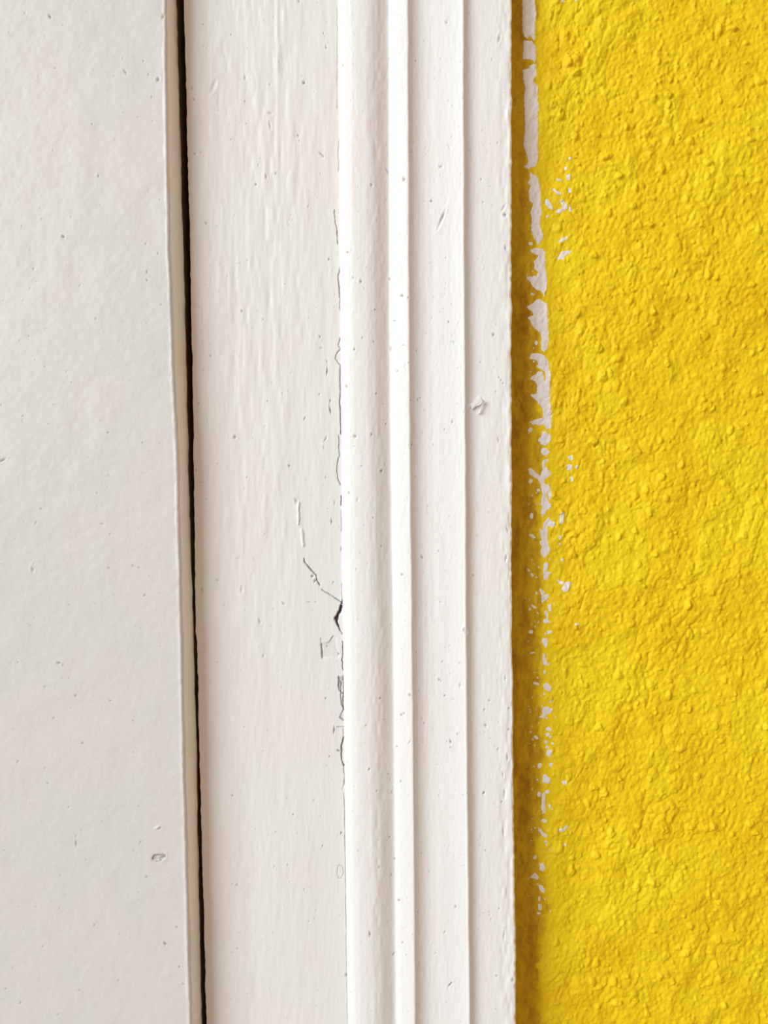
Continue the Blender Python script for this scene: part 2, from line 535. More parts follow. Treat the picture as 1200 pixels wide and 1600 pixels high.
# long brushed ridge of old paint
ridge = np.exp(-((s.PX - (434 + (s.PY - 150) * 0.004)) / 3.5) ** 2) * sstep(420, 60, s.PY) * (s.PY < 420)
s.R += fr * 0.9 * ridge
s.R[:, f0 - 6:f0 + 4] += 0.4 * noise(s.PY[:, f0 - 6:f0 + 4] / 9, s.PX[:, f0 - 6:f0 + 4] * 0, 4)
for p in [(317, 38, 1.4, 1.1, 0, 1, .5), (361, 54, 1.6, 1.2, 0, 1, .6), (383, 121, 4, 1.6, 5, 1.2, .35), (475, 129, 2.6, 2.2, 0, 1.6, .8), (387, 75, 1.4, 1, 0, 1, .5),
          (334, 135, 9, 3, -20, 1.3, 0), (300, 138, 4, 1.5, 0, 1, .3), (303, 155, 2.8, 1, 30, 1.1, .65), (422, 132, 2.2, 1.4, 0, 1, .25), (361, 218, 1.6, 1.1, 20, 1, .6),
          (385, 193, 1.6, 1, 30, 1, .65), (466, 212, 2.3, 1.1, 45, 1.2, .7), (468, 220, 1.3, 1, 0, 1, .6), (304, 240, 1.7, 1.5, 0, 1.1, .6), (314, 238, 2, 1.6, 0, 1, .35),
          (400, 288, 2, 1.6, 30, 1.3, .75), (416, 276, 3.6, 1.4, 10, 1.5, .65), (431, 271, 2, 1.4, 0, 1.2, .65), (502, 241, 5.5, 1.1, 48, 1.4, .55), (505, 244, 1.6, 1.3, 0, 1, .7),
          (322, 349, 2.8, 1, 25, 1.2, .7), (482, 323, 2, 1.2, 0, 1, .3), (510, 74, 2.6, 1.4, 20, 1.2, .55), (506, 52, 1.6, 1, 0, 1, .4), (467, 2, 3, 1.2, 45, 1.2, .7),
          (383, 158, 2, 1.1, -20, 1, .35), (404, 258, 2, 1.2, 0, 1, .35), (387, 407, 1.8, 1, 30, 1, .55), (378, 486, 1.8, 1.5, 0, 1.4, .95), (514, 405, 2, 1.3, 0, 1.4, .95),
          (500, 526, 2.4, 1.2, 35, 1.3, .9), (502, 544, 3, .9, 85, 1.2, .9), (511, 565, 3.4, .8, 25, 1, .6), (511, 580, 7, 1.0, -4, 1.4, .8), (516, 641, 7, 1.1, 12, 1.5, .85),
          (516, 626, 1.8, 1.1, 0, 1.2, .8), (476, 654, 3.4, 1.1, -25, 1.3, .6), (418, 627, 1.5, 1.2, 0, 1.2, .8), (367, 683, 2.8, 2, 0, 1.7, .7), (310, 631, 1.5, 1.2, -30, 1, .6),
          (386, 746, 1.6, 1.3, 0, 1, .6), (452, 728, 2.4, 1.3, 20, 1.4, .8), (509, 686, 5, 1.3, -30, 1.2, .45), (506, 700, 3.4, .8, 20, 1, .5), (329, 556, 1.6, 1.2, 0, 1.2, .8),
          (318, 578, 2, .9, 85, 1, .6), (411, 499, 1.5, 1.2, 0, 1, .65), (499, 616, 1.5, 1.2, 0, 1.2, .8), (340, 725, 1.4, 1.1, 0, 1, .45), (322, 780, 1.5, 1.1, 0, 1, .5),
          (305, 734, 1.5, 1.3, 0, 1.2, .9), (463, 783, 4, 2.2, 10, 1.4, .35), (518, 815, 4.5, 1.2, 5, 1.3, .7), (340, 907, 3, 1.6, 45, 1.3, .3), (378, 921, 5, 2, 0, 1.1, .15),
          (443, 943, 3.4, 1.2, 42, 1.3, .6), (406, 971, 4, 1.6, 15, 1.2, .35), (412, 1025, 3, 1.6, 0, 1, .2), (340, 1035, 1.7, 1.2, 0, 1, .4), (509, 1091, 2, 1.2, -20, 1.3, .75),
          (315, 922, 3.5, 1.6, 0, 1, .35), (522, 1141, 6.5, 1.2, -4, 1.5, .8), (515, 1182, 1.5, 1.3, 0, 1.3, .7), (382, 1136, 1.5, 1.1, 0, 1, .4), (363, 1243, 1.7, 1.3, 0, 1.2, .75),
          (431, 1300, 1.5, 1.1, 0, 1, .6), (504, 1322, 1.6, 1.3, 0, 1.2, .75), (458, 1273, 1.5, 1.2, 0, 1.2, .75), (370, 1383, 1.6, 1.3, 0, 1.2, .75), (363, 1381, 1.3, 1, 0, 1, .5),
          (429, 1354, 1.8, 1, 40, 1, .5), (450, 1352, 1.8, 1.2, 0, 1, .35), (371, 1482, 1.7, 1.3, 0, 1, .6), (476, 1390, 1.8, 1.2, 0, 1, .3), (483, 1440, 1.5, 1.1, 0, 1, .35),
          (533, 1302, 2.6, 1.2, -20, 1.3, .7), (541, 1524, 2.8, 1.8, 15, 1.6, .75), (427, 1457, 1.5, 1.1, 0, 1, .4), (488, 900.5, 2.2, 1.8, 0, 2.0, .95), (492, 908, 2.6, 1.6, -20, 1.6, .7),
          (521, 910, 2.4, 1.0, -45, 1.2, .6), (529, 1022, 1.5, 1.5, 0, 1.6, .95), (511, 1010, 2, 1.2, 0, 1, .7), (483, 941, 4, .8, 80, 1, .35), (494, 941, 2.5, .8, 80, 1, .4),
          (533, 858, 4, 1.1, 0, 1.2, .5), (523, 786, 4, .9, 0, 1, .3), (509, 746, 3, .9, 0, 1, .4), (422, 196, 6, 1.3, 8, 1.4, .35), (422, 177, 3.5, 2.4, 60, 1.2, .3)]:
    s.pit(*p)
# raised crest of a scar that runs into the crack
s.line([(467, 786), (466, 818)], 1.6, -1.6, 0, 0.5)
s.line([(472, 828), (474, 852)], 1.8, -1.5, 0, 0.5)
# cracks of the paint in the joint
thin = [([(529, 216), (529, 268)], .35, .35), ([(523, 328), (523, 344), (526, 358), (527, 380)], .45, .6), ([(531, 420), (528, 431), (530, 445), (532, 487)], .6, .55),
        ([(531, 528), (528, 540), (532, 545), (527, 550), (524, 560), (528, 567), (532, 571)], .5, .6), ([(532, 572), (531, 590), (532, 612), (531, 630), (532, 650), (533, 678)], .8, .62),
        ([(529, 680), (530.5, 712), (527, 722), (526, 735), (528, 748), (532, 758)], .5, .55), ([(533, 775), (533, 790)], .5, .7), ([(533, 798), (533.5, 830)], .4, .4),
        ([(475, 872), (476, 878), (486, 890), (494, 899)], .65, .85), ([(494, 899), (495, 907), (500, 914)], .9, .9), ([(502, 921), (512, 927), (520, 932), (533, 941)], .5, .75),
        ([(534, 912), (534.5, 940)], .4, .4), ([(531, 985), (535, 991)], .5, .7), ([(535, 1002), (536, 1020), (534.5, 1030), (536, 1048)], .6, .75),
        ([(536.5, 1056), (536, 1062), (537, 1080), (536, 1092), (537, 1108)], .55, .8), ([(529, 1057), (528.5, 1070), (531, 1079), (535, 1084)], .7, .8),
        ([(532, 1083), (534, 1100), (537, 1109), (533, 1116), (531, 1121), (537, 1126)], .55, .7), ([(527, 1136), (537, 1136)], .5, .45), ([(536, 1138), (536.5, 1150)], .5, .4),
        ([(537, 1152), (534, 1165), (533, 1180), (535, 1192), (537, 1196)], 1.0, .8), ([(537, 1196), (538, 1225)], .8, .5), ([(535, 1234), (537.5, 1218)], .4, .35),
        ([(537.5, 1238), (538.5, 1262), (539, 1310), (540, 1390), (541, 1450)], .45, .5), ([(528, 1172), (531, 1174)], .7, .6), ([(541, 1450), (543, 1600)], .3, .25),
        ([(527, 10), (527, 170)], .3, .22), ([(528, 1353), (527, 1366), (529, 1372), (534, 1372), (537, 1364), (535, 1354), (530, 1352)], .35, .3)]
for pts, wd, st in thin:
    s.line(pts, wd, 2.2 if st > .5 else 1.0, st, 0.35)
s.line([(535, 940), (533, 950), (529, 958), (524.5, 967), (526.5, 975), (531, 985)], 2, 5, 1.0, 0.5, [1.9, 2.4, 2.1, 2.6, 1.9, .5])
s.chip([(500, 1006), (513, 1004), (521, 993), (526, 996), (526, 1012), (532, 1020), (530, 1029), (515, 1027), (504, 1030)], 1.0, 0.06, 1.0)
s.line([(502.5, 1007), (503.5, 1028)], 1.3, 1.2, 0.6, 0.3)
s.line([(501, 997), (501, 1005), (513, 1004.5), (521, 994)], .55, .8, 0.6, 0.4)
s.chip([(529, 1058), (536, 1055), (537, 1064), (534, 1076), (531, 1077)], 1.5, 0.35, 0.6)
s.line([(531, 1064), (533, 1072), (534, 1080)], .9, 1, 0.75, 0.8)
s.chip([(532, 1118), (537, 1112), (538, 1127), (533, 1125)], 1.0, 0.2, 0.5)
for i in range(230):
    s.pit(rng.uniform(300, 538), rng.uniform(0, 1600), rng.uniform(.9, 1.7), rng.uniform(.8, 1.1), rng.uniform(-50, 50), rng.uniform(.3, .9), rng.uniform(.1, .42))
P = s.points()
jamb = link('trim_1', grid_mesh('trim_1', P - np.array([0, 0, 0]), s.T), M_frame)
tag(jamb, 'flat white door frame board with cracked paint, between gap and moulding', 'door frame')

# ------------------------------------------------------------------ moulded architrave
rowpy, z = rows(1.5)
L5 = [pl(l, rowpy) for l in (LN_JOINT, LN_VALE, LN_ARRIS, LN_STEP, LN_EDGE)]
key = [531.5, 611.0, 640.0, 727.0, 799.5]
prof = np.array([(531.5, -3), (532.2, 1.5), (534, 5), (538, 8.6), (544, 11.6), (552, 13.6), (562, 14.6), (574, 14.9), (579, 14.2), (585, 12.8), (591, 10.5), (597, 7.8), (603, 5.1), (607, 4.0),
                 (609.5, 4.3), (612.5, 6.2), (617, 8.6), (624, 11.2), (631, 13.5), (636, 15), (638.6, 15.2), (640.2, 13.8), (642.5, 11.2), (646, 8.4), (650.5, 6.3), (656, 4.8), (664, 4.2), (674, 4.6), (684, 6.0),
                 (694, 7.3), (704, 9.0), (712, 10.7), (719, 12.5), (724.6, 14.0), (726.5, 13.4), (727.6, 11.2), (729.5, 8.6), (732.5, 6.0), (737, 4.2), (742, 3.7), (750, 3.8), (795, 5.6), (797.5, 5.2), (799, 3.8), (799.5, 1.5)])
sc_ = np.concatenate([np.arange(531.5, 541, .5), np.arange(541, 636, 1.1), np.arange(636, 646, .6), np.arange(646, 722, 1.1), np.arange(722, 734, .6), np.arange(734, 795, 1.1), np.arange(795, 799.5, .5), [799.5]])
hh = np.interp(sc_, prof[:, 0], prof[:, 1])
kern = np.exp(-0.5 * (np.arange(-3, 4) / 1.1) ** 2)
kern /= kern.sum()
hh2 = np.convolve(np.pad(hh, 3, mode='edge'), kern, 'valid')
hh2[:4] = hh[:4]
hh2[-4:] = hh[-4:]
cols_X, cols_H = [], []
cols_X.append(unproj(L5[0], rowpy, 0)[0] + 0.05)
cols_H.append(np.full_like(rowpy, -14.0))
rw = noise(rowpy / 26, rowpy * 0 + 1.7, 3)
rw2 = noise(rowpy / 31, rowpy * 0 + 8.7, 5)
for sx_, h in zip(sc_, hh2):
    i = min(max(np.searchsorted(key, sx_, 'right') - 1, 0), 3)
    k = (sx_ - key[i]) / (key[i + 1] - key[i])
    px = L5[i] * (1 - k) + L5[i + 1] * k
    px = px + 0.4 * rw * math.exp(-((sx_ - 727) / 4) ** 2) + 0.4 * rw2 * math.exp(-((sx_ - 640) / 4) ** 2)
    if sx_ > 790:
        px = px + wob(rowpy, 8, 0.55, 24) * (sx_ - 790) / 10
    cols_X.append(unproj(px, rowpy, h * PXMM)[0])
    cols_H.append(np.full_like(rowpy, h * PXMM))
nfr = len(cols_X)
for h in (-0.6, -2, -4, -7, -10, -14):
    cols_X.append(cols_X[nfr - 1] + 0.02)
    cols_H.append(np.full_like(rowpy, float(h)))
s = Surf(rowpy, z, np.stack(cols_X, 1), np.stack(cols_H, 1), (2, nfr - 1))
fr = np.zeros_like(s.R)
fr[:, 2:nfr] = 1
rough = 0.35 + 1.5 * sstep(770, 795, s.PX) + 0.6 * np.exp(-((s.PX - 590) / 12) ** 2)
s.R += fr * (0.25 * noise(s.PX / 26, s.PY / 120, 1) + rough * (0.42 * noise(s.PX / 9, s.PY / 36, 2) + 0.28 * noise(s.PX / 4.5, s.PY / 15, 3)) + 0.10 * noise(s.PX / 3, s.PY / 9, 5))
s.R[:, nfr - 6:nfr + 2] += 0.55 * noise(s.PY[:, nfr - 6:nfr + 2] / 7, s.PX[:, nfr - 6:nfr + 2] / 5, 6)
for p in [(543, 394, 1.6, 1.6, 0, 1.5, .95), (564, 440, 2.6, 2, 0, 1.7, .7), (552, 434, 2.2, .9, 45, 1.2, .7), (628, 462, 2.2, 2, 0, 1.5, .75), (638, 465, 1.7, 1.2, 0, 1.2, .7), (586, 484, 1.5, 1.2, 0, 1.3, .9),
          (616, 501, 3.2, .9, -70, 1.2, .65), (609, 436, 2.4, 1.3, 20, 1.3, .5), (566, 528, 1.4, 1.3, 0, 1.3, .8), (554, 546, 2, 1.5, 0, 1.4, .75), (584, 534, 2, 1.1, 30, 1.2, .5), (611, 545, 3.6, 1.6, 0, 1.3, .35),
          (631, 539, 2.6, .9, -75, 1, .45), (621, 580, 1.4, 1.2, 0, 1.3, .8), (639, 567, 1.4, 1.1, 0, 1, .6), (541, 604, 3.2, 2, 0, 1.3, .5), (588, 615, 1.7, 1.3, 0, 1.3, .65), (581, 679, 2.2, 1.6, 20, 1.5, .65),
          (555, 682, 3, 2.2, 45, 1.5, .6), (603, 663, 1.5, 1.1, 0, 1.2, .5), (643, 695, 1.5, 1.1, 0, 1, .6), (674, 314, 1.8, 1.5, 0, 1.3, .75), (690, 343, 13, 2.0, -22, 1.8, .22), (692.5, 337, 7, 1.0, -28, 1.0, .6),
          (755, 316, 1.4, 1.3, 0, 1.1, .6), (697, 403, 1.6, 1.1, 40, 1, .45), (701, 503, 1.6, 1.5, 0, 1.4, .9), (675, 497, 1.8, 1.1, 0, 1, .35), (709, 535, 2.6, 1.3, 45, 1.1, .3), (651, 548, 1.6, 1, 0, 1, .4),
          (716, 575, 1.6, 1, 0, 1, .3), (673, 411, 1.6, 1, 0, 1, .3), (771, 523, 2.6, 1.9, 0, 1.6, .75), (776, 507, 1.6, 1.2, 0, 1, .35), (780, 590, 1.7, 1.1, 60, 1.2, .65), (783, 594, 1.6, 1.2, 0, 1.2, .7),
          (786, 599, 1.5, 1.2, 0, 1.2, .85), (775, 612, 1.5, 1.1, 0, 1, .5), (707, 659, 3.2, 1.4, 0, 1.3, .5), (695, 671, 1.8, 1.1, 0, 1.1, .5), (657, 622, 1.6, 1, 50, 1, .45), (653, 625, 1.6, 1.1, 0, 1, .5),
          (661, 677, 2, 1, 40, 1, .3), (677, 695, 1.4, 1.1, 0, 1, .5), (751, 566, 1.4, 1.2, 0, 1, .5), (779, 687, 4, 1.2, 10, 1.4, .4), (789, 336, 3, 2.4, 40, 1.8, .7), (787, 325, 6, 1.6, -30, 1.3, .2), (790, 387, 4, 1.6, 10, 1.4, .4),
          (698, 35, 2.8, 2.2, 10, 1.4, .4), (780, 60, 6, 2, -12, 1.5, .4), (650, 95, 1.5, 1.2, 0, 1, .5), (689, 91, 1.3, 1.1, 0, 1, .45), (702, 230, 4.5, 1.4, 35, 1.2, .2), (689, 261, 3, 1.8, 90, 1.4, .4),
          (778, 223, 2, 1.1, -50, 1.1, .4), (769, 93, 2, 1.2, 0, 1, .35), (707, 165, 1.5, 1.2, 0, 1, .4), (631, 280, 3.2, 1.7, 0, 1.6, .75), (606, 268, 5.5, 1.4, 35, 1.4, .3), (752, 280, 2, 1.3, -20, 1.2, .65),
          (734, 236, 3.2, .9, 50, 1, .3), (674, 314, 1.6, 1.2, 0, 1, .6), (628, 898, 2, 1.6, 0, 1.4, .75), (660, 871, 3.4, 1.6, 35, 1.4, .5), (685, 861, 1.4, 1.2, 0, 1, .5), (740, 899, 2.2, 1, 85, 1.3, .8),
          (688, 941, 1.5, 1.2, 0, 1.2, .5), (691, 1034, 1.6, 1.3, 0, 1.2, .7), (718, 1036, 2, 1.1, -10, 1.1, .5), (686, 1062, 2.2, 1.4, 20, 1.4, .7), (689, 1064, 1.6, 1.2, 0, 1.2, .5), (719, 1071, 4, 1.6, 0, 1.3, .35),
          (695, 1087, 1.7, 1.5, 0, 1.4, .75), (627, 1117, 2, 1.4, -20, 1.4, .95), (631, 1115, 2, 1.4, 20, 1.4, .6), (640, 1086, 2.6, 1.6, 15, 1.5, .6), (663, 1130, 1.9, 1.1, -20, 1.1, .5), (620, 1167, 1.8, 1.3, 0, 1.3, .7),
          (704, 1159, 3.4, 1.3, 20, 1.6, .8), (704, 1168, 1.3, 1.2, 0, 1.2, .6), (715, 1147, 2, 1.1, 0, 1.1, .55), (759, 1134, 3.2, 1.6, 30, 1.5, .5), (765, 1095, 2.2, 1.5, 60, 1.4, .5), (757, 1109, 2, 1.2, -40, 1.3, .6),
          (795, 1107, 1.5, 1.3, 0, 1.3, .95), (795, 1140, 1.5, 1.3, 0, 1.3, .95), (778, 1171, 2.8, 1.0, -40, 1.2, .6), (626, 1221, 2, 1.4, -20, 1.3, .7), (756, 1239, 2.9, 1.5, -25, 1.8, .9), (623, 1407, 2.2, 1.8, 0, 1.5, .8),
          (609, 1308, 1.6, 1.3, 0, 1.2, .6), (617, 1342, 1.8, 1.1, -30, 1.2, .6), (612, 1367, 2.2, 1.2, -20, 1.1, .35), (629, 1473, 1.7, 1.3, 0, 1.2, .7), (615, 1491, 3.2, 1, -35, 1.2, .5), (635, 1492, 1.4, 1.1, 0, 1, .6),
          (712, 1417, 2.2, 1.6, 0, 1.4, .6), (695, 1457, 3, 1.2, -20, 1.1, .4), (703, 1539, 5, 1.1, -40, 1.5, .65), (705, 1537, 3, .9, -20, 1.2, .6), (759, 1329, 1.5, 1.3, 0, 1.2, .6), (780, 1420, 2, 1.3, 20, 1.3, .55),
          (776, 1525, 2, 1.4, 40, 1.4, .7), (801, 1531, 3.4, 2, 0, 1.5, .5), (768, 1437, 2, 1.6, 0, 1, .2), (681, 1489, 1.3, 1.1, 0, 1, .5), (653, 1426, 1.4, 1.1, 0, 1, .4), (557, 890, 1.6, 1.2, 0, 1.1, .4),
          (563, 864, 1.4, 1.1, 0, 1, .5), (594, 1091, 1.6, 1.4, 0, 1.4, .95), (572, 1134, 1.7, 1.5, 0, 1.3, .6), (578, 1460, 5, 1.2, 5, 1.5, .75), (560, 1330, 2, 1.1, 0, 1, .4), (593, 1355, 2.2, 1.2, 30, 1.2, .6),
          (577, 1202, 2.6, 1.4, -20, 1.5, .75), (589, 1236, 1.6, 1.3, 0, 1.2, .5), (581, 289, 2.6, 1.8, 10, 1.3, .4), (596, 736, 2.2, 2, 0, 1.7, .9), (545, 770, 2, 1.3, -20, 1.3, .7), (559, 781, 3, 1.4, 0, 1.1, .2),
          (565, 728, 1.3, 1.2, 0, 1.2, .85), (536, 102, 2.4, 1.2, -10, 1.1, .4), (596, 853, 1.5, 1.2, 0, 1.1, .6), (583, 809, 1.5, 1.1, 0, 1.1, .6), (640, 1160, 4.5, 1.0, -38, 1.2, .35), (702, 1540, 1.5, 1, 0, 1, .4),
          (790, 1060, 4, 1.2, 5, 1.4, .4), (793, 1183, 5, 1.4, 6, 1.6, .4), (786, 1210, 4, 1.3, 10, 1.6, .3), (789, 1240, 6, 1.6, 0, 1.6, .2), (784, 1253, 1.5, 1.2, 0, 1.2, .7), (793, 828, 5, 1.2, 20, 1.6, .4), (791, 872, 5, 1.5, -10, 1.6, .35),
          (787, 1300, 6, 1.4, 5, 1.4, .2), (788, 1460, 7, 1.6, 0, 1.4, .2)]:
    s.pit(*p)
s.pit(727, 986, 4, 2.4, 20, 1.8, 0.15, 1.0)
# loose scab of paint on the outer band
s.line([(731, 636), (738, 632), (746, 629), (752, 623)], 3.4, -1.0, 0, 1.4)
for i in range(330):
    s.pit(rng.uniform(538, 800), rng.uniform(0, 1600), rng.uniform(.9, 1.8), rng.uniform(.8, 1.15), rng.uniform(-50, 50), rng.uniform(.3, .9), rng.uniform(.1, .45))
P = s.points()
arch = bpy.data.objects.new('trim_2', None)
S.collection.objects.link(arch)
arch.location = (0.013, 0.0, 0.0)
OFF = np.array(arch.location) / MM
tag(arch, 'white moulded architrave of vertical beads and hollows, beside the yellow wall', 'moulding')
ci = [int(np.searchsorted(sc_, v)) + 1 for v in (608.0, 640.4, 727.0)]
edges = [0] + ci + [P.shape[1] - 1]
for nm, lb, a, b_ in (('round_bead', 'wide rounded bead next to the cracked joint', edges[0], edges[1]),
                      ('narrow_bead', 'narrow bright bead right of the wide one', edges[1], edges[2]),
                      ('hollow', 'wide shallow hollow of the moulding', edges[2], edges[3]),
                      ('outer_band', 'flat outer band beside the yellow wall', edges[3], edges[4])):
    childmesh(nm, P[:, a:b_ + 1], s.T[:, a:b_ + 1], M_mould, arch, OFF, lb)
arch_s, arch_P = s, P

# curled flake of loose paint stuck to the outer band
def flake(name, pts, hts, thick, mat, parent, off):
    """thin bent chip of paint: outline in px, a height in px per outline point"""
    vs, fs = [], []
    n = len(pts)
    cx_, cy_ = np.mean([p[0] for p in pts]), np.mean([p[1] for p in pts])
    ring_t, ring_b = [], []
    for (x, y), h in zip(pts, hts):
        for rr, dz in ((ring_t, 0), (ring_b, -thick)):
            H_ = (h + dz) * PXMM
            X_, Z_ = unproj(x, y, H_)
            vs.append(((X_ - off[0]) * MM, (-H_ - off[1]) * MM, (Z_ - off[2]) * MM))
            rr.append(len(vs) - 1)
    H_ = (np.mean(hts) + 0.4) * PXMM
    X_, Z_ = unproj(cx_, cy_, H_)
    vs.append(((X_ - off[0]) * MM, (-H_ - off[1]) * MM, (Z_ - off[2]) * MM))
    c = len(vs) - 1
    for i in range(n):
        j = (i + 1) % n
        fs += [(ring_t[i], ring_t[j], c), (ring_t[j], ring_t[i], ring_b[i], ring_b[j])]
    fs.append(tuple(ring_b))
    me = bpy.data.meshes.new(name)
    me.from_pydata(vs, [], fs)
    me.update()
    for p in me.polygons:
        p.use_smooth = False
    return link(name, me, mat, parent)


fl = flake('paint_flake', [(735, 631), (741, 628.5), (746, 624.5), (752, 623.5), (754, 628), (750, 633), (743, 635), (737.5, 640)], [8.5, 8.8, 9.2, 9.6, 9.0, 8.2, 8.0, 7.6], 1.6, M_mould, arch, OFF)
fl['label'] = 'crumb of loose paint on the outer band'
fl = flake('paint_flake', [(756, 626), (758, 627.5), (753.5, 635), (749.5, 645), (746, 646.5), (745, 645), (750, 636)], [10.5, 9.5, 9.8, 9.6, 8.5, 8.6, 10.2], 1.4, M_mould, arch, OFF)
fl['label'] = 'curled sliver of loose paint on the outer band'

# ------------------------------------------------------------------ yellow wall
rowpy, z = rows(1.4, 70)
wpx = np.concatenate([np.arange(786, 806, 2.0), np.arange(806, 912, 1.0), np.arange(912, 1218, 1.38), np.arange(1219, 1650, 8.0)])
tcl = np.clip(rowpy / 1600, -0.01, 1.01)
HW = WT + (WB - WT) * tcl
cols_X, cols_H = [], []
edge_px = pl(LN_EDGE, rowpy)
for p in wpx:
    cols_X.append(unproj(np.full_like(rowpy, p), np.full_like(rowpy, 800.0), HW)[0])
    cols_H.append(HW)
for f in (12, 50, 150, 400, 900):
    cols_X.append(cols_X[len(wpx) - 1] + f)
    cols_H.append(HW)
s = Surf(rowpy, z, np.stack(cols_X, 1), np.stack(cols_H, 1), (0, len(wpx)))
s.cfade = np.clip((len(wpx) - np.arange(s.X.shape[1])) / 30.0, 0, 1)
x, y = s.PX, s.PY
ca, sa = math.cos(math.radians(20)), math.sin(math.radians(20))
U = x * ca + y * sa              # across the trowel direction
V = -x * sa + y * ca             # along it (leans like '/')
bx = 850 + 8 * noise(y / 60, y * 0, 3) - 8 + 15 * sstep(100, 700, y) + 4 * noise(y / 17, y * 0, 2)
ramp = sstep(-12, 26, x - bx)    # plaster smoothed by the brush along the frame
wx = 6 * noise(U / 26, V / 26, 21)
wy = 6 * noise(U / 26, V / 26, 22)
h1 = 1.6 * noise(U / 70, V / 90, 1) + 1.7 * noise((U + wx) / 27, (V + wy) / 33, 2)
b1 = np.abs(noise((U + wx) / 16, (V + wy) / 22, 3))
b2 = np.abs(noise((U + wx) / 8.0, (V + wy) / 9.5, 4))
h2 = 2.0 * np.sqrt(b1 + 0.02) + 1.05 * np.sqrt(b2 + 0.02)
h3 = (x < 1216) * (y > -60) * (y < 1660) * (0.62 * noise(U / 5.0, V / 6.5, 5) + 0.36 * noise(x / 2.8, y / 3.2, 6))
patchy = np.clip(0.72 + 0.6 * noise(x / 60, y / 60, 9), 0.25, 1.3)
s.R += (h1 + 1.2 * h2 * patchy + 1.25 * h3) * (0.22 + 0.88 * ramp)
s.R += (1 - ramp) * (1.0 * noise(x / 8, y / 18, 7) + 0.7 * noise(x / 4, y / 7, 8))
# wall colour turns ochre-brown in a strip along the frame, with a ragged edge
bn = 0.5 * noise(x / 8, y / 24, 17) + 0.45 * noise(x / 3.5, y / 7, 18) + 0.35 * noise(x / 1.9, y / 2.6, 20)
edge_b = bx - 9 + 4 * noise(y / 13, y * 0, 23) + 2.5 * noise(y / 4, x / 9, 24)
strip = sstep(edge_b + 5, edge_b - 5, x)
blotch = sstep(-0.2, 0.7, noise(x / 14, y / 55, 25) + 0.6 * noise(x / 5, y / 16, 26))
s.T = np.maximum(s.T, strip * np.clip(0.40 + 0.22 * blotch + 0.26 * bn, 0, 0.95))
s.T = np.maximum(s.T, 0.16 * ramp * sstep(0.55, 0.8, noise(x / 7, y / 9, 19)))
for i in range(1900):            # grains of sand under the paint
    gx = rng.uniform(855, 1210)
    gy = rng.uniform(0, 1600)
    big = rng.random()
    r = rng.uniform(1.6, 3.4) if big < .76 else rng.uniform(3.4, 7.5)
    w_ = s.win(gx - r * 1.8, gy - r * 1.8, gx + r * 1.8, gy + r * 1.8)
    if w_ is None:
        continue
    el = rng.uniform(.75, 1.3)
    q = ((s.PX[w_] - gx) / r * el) ** 2 + ((s.PY[w_] - gy) / r / el) ** 2
    q = q * (1 + 0.55 * noise(s.PX[w_] / (r * 0.9), s.PY[w_] / (r * 0.9), i % 17))
    s.R[w_] += rng.uniform(.25, .88) * r ** 0.8 * (1 - sstep(0.1, 1.05, q)) * (0.25 + 0.75 * ramp[w_])
for i in range(130):             # small holes
    s.pit(rng.uniform(812, 1200), rng.uniform(0, 1600), rng.uniform(.9, 1.8), rng.uniform(.8, 1.3), rng.uniform(-60, 60), rng.uniform(1, 2.2), rng.uniform(.3, .8))
for p in [(887, 86, 1.8, 1.8, 0, 2, 1), (969, 187, 1.9, 1.7, 0, 2, .8), (1008, 292, 5, 2, -5, 2, .55), (862, 168, 9, 4.5, -8, 1.5, .4), (850, 48, 5, 2.5, 0, 1.4, .45), (900, 248, 4.5, .8, 85, 1, .6),
          (1001, 651, 1.8, 1.2, -30, 2, .9), (930, 697, 2.6, 1.3, 0, 2, .7), (1128, 689, 4, 2.4, 20, 2, .5), (1083, 1298, 1.4, 1.4, 0, 2, .7), (997, 1407, 2.6, 1, -55, 2, .9), (1082, 1452, 1.7, 1.3, 0, 2, .8),
          (978, 1360, 10, 2, 8, 2.2, .4), (900, 867, 3.2, .7, 40, 1.5, .7), (905, 950, 3.6, .6, -45, 1.5, .6), (882, 1318, 2, 1, 0, 1, .3), (868, 482, 5, 2.5, 0, 1.5, .5), (817, 345, 5, .8, 3, 1.4, .6)]:
    s.pit(*p)
# curved scratch ridges in the smoothed margin
s.line([(816, 634), (819, 642), (826, 650), (832, 653)], .9, -1.2, 0, .6)
s.line([(815, 636), (817, 643), (824, 652)], .7, 1.0, .5, .5)
wall_P = s.points()
wall = link('wall_right', grid_mesh('wall_right', wall_P, s.T), M_wall)
tag(wall, 'rough yellow painted wall to the right of the white moulding', 'wall')

# ------------------------------------------------------------------ white undercoat left bare in the yellow
def ell(cx_, cy_, rx, ry=None, a=0):
    ry = ry or rx
    o = []
    for k in range(10):
        t_ = k * math.pi / 5
        u_, v_ = rx * math.cos(t_), ry * math.sin(t_)
        o.append((cx_ + u_ * math.cos(a) - v_ * math.sin(a), cy_ + u_ * math.sin(a) + v_ * math.cos(a)))
    return o


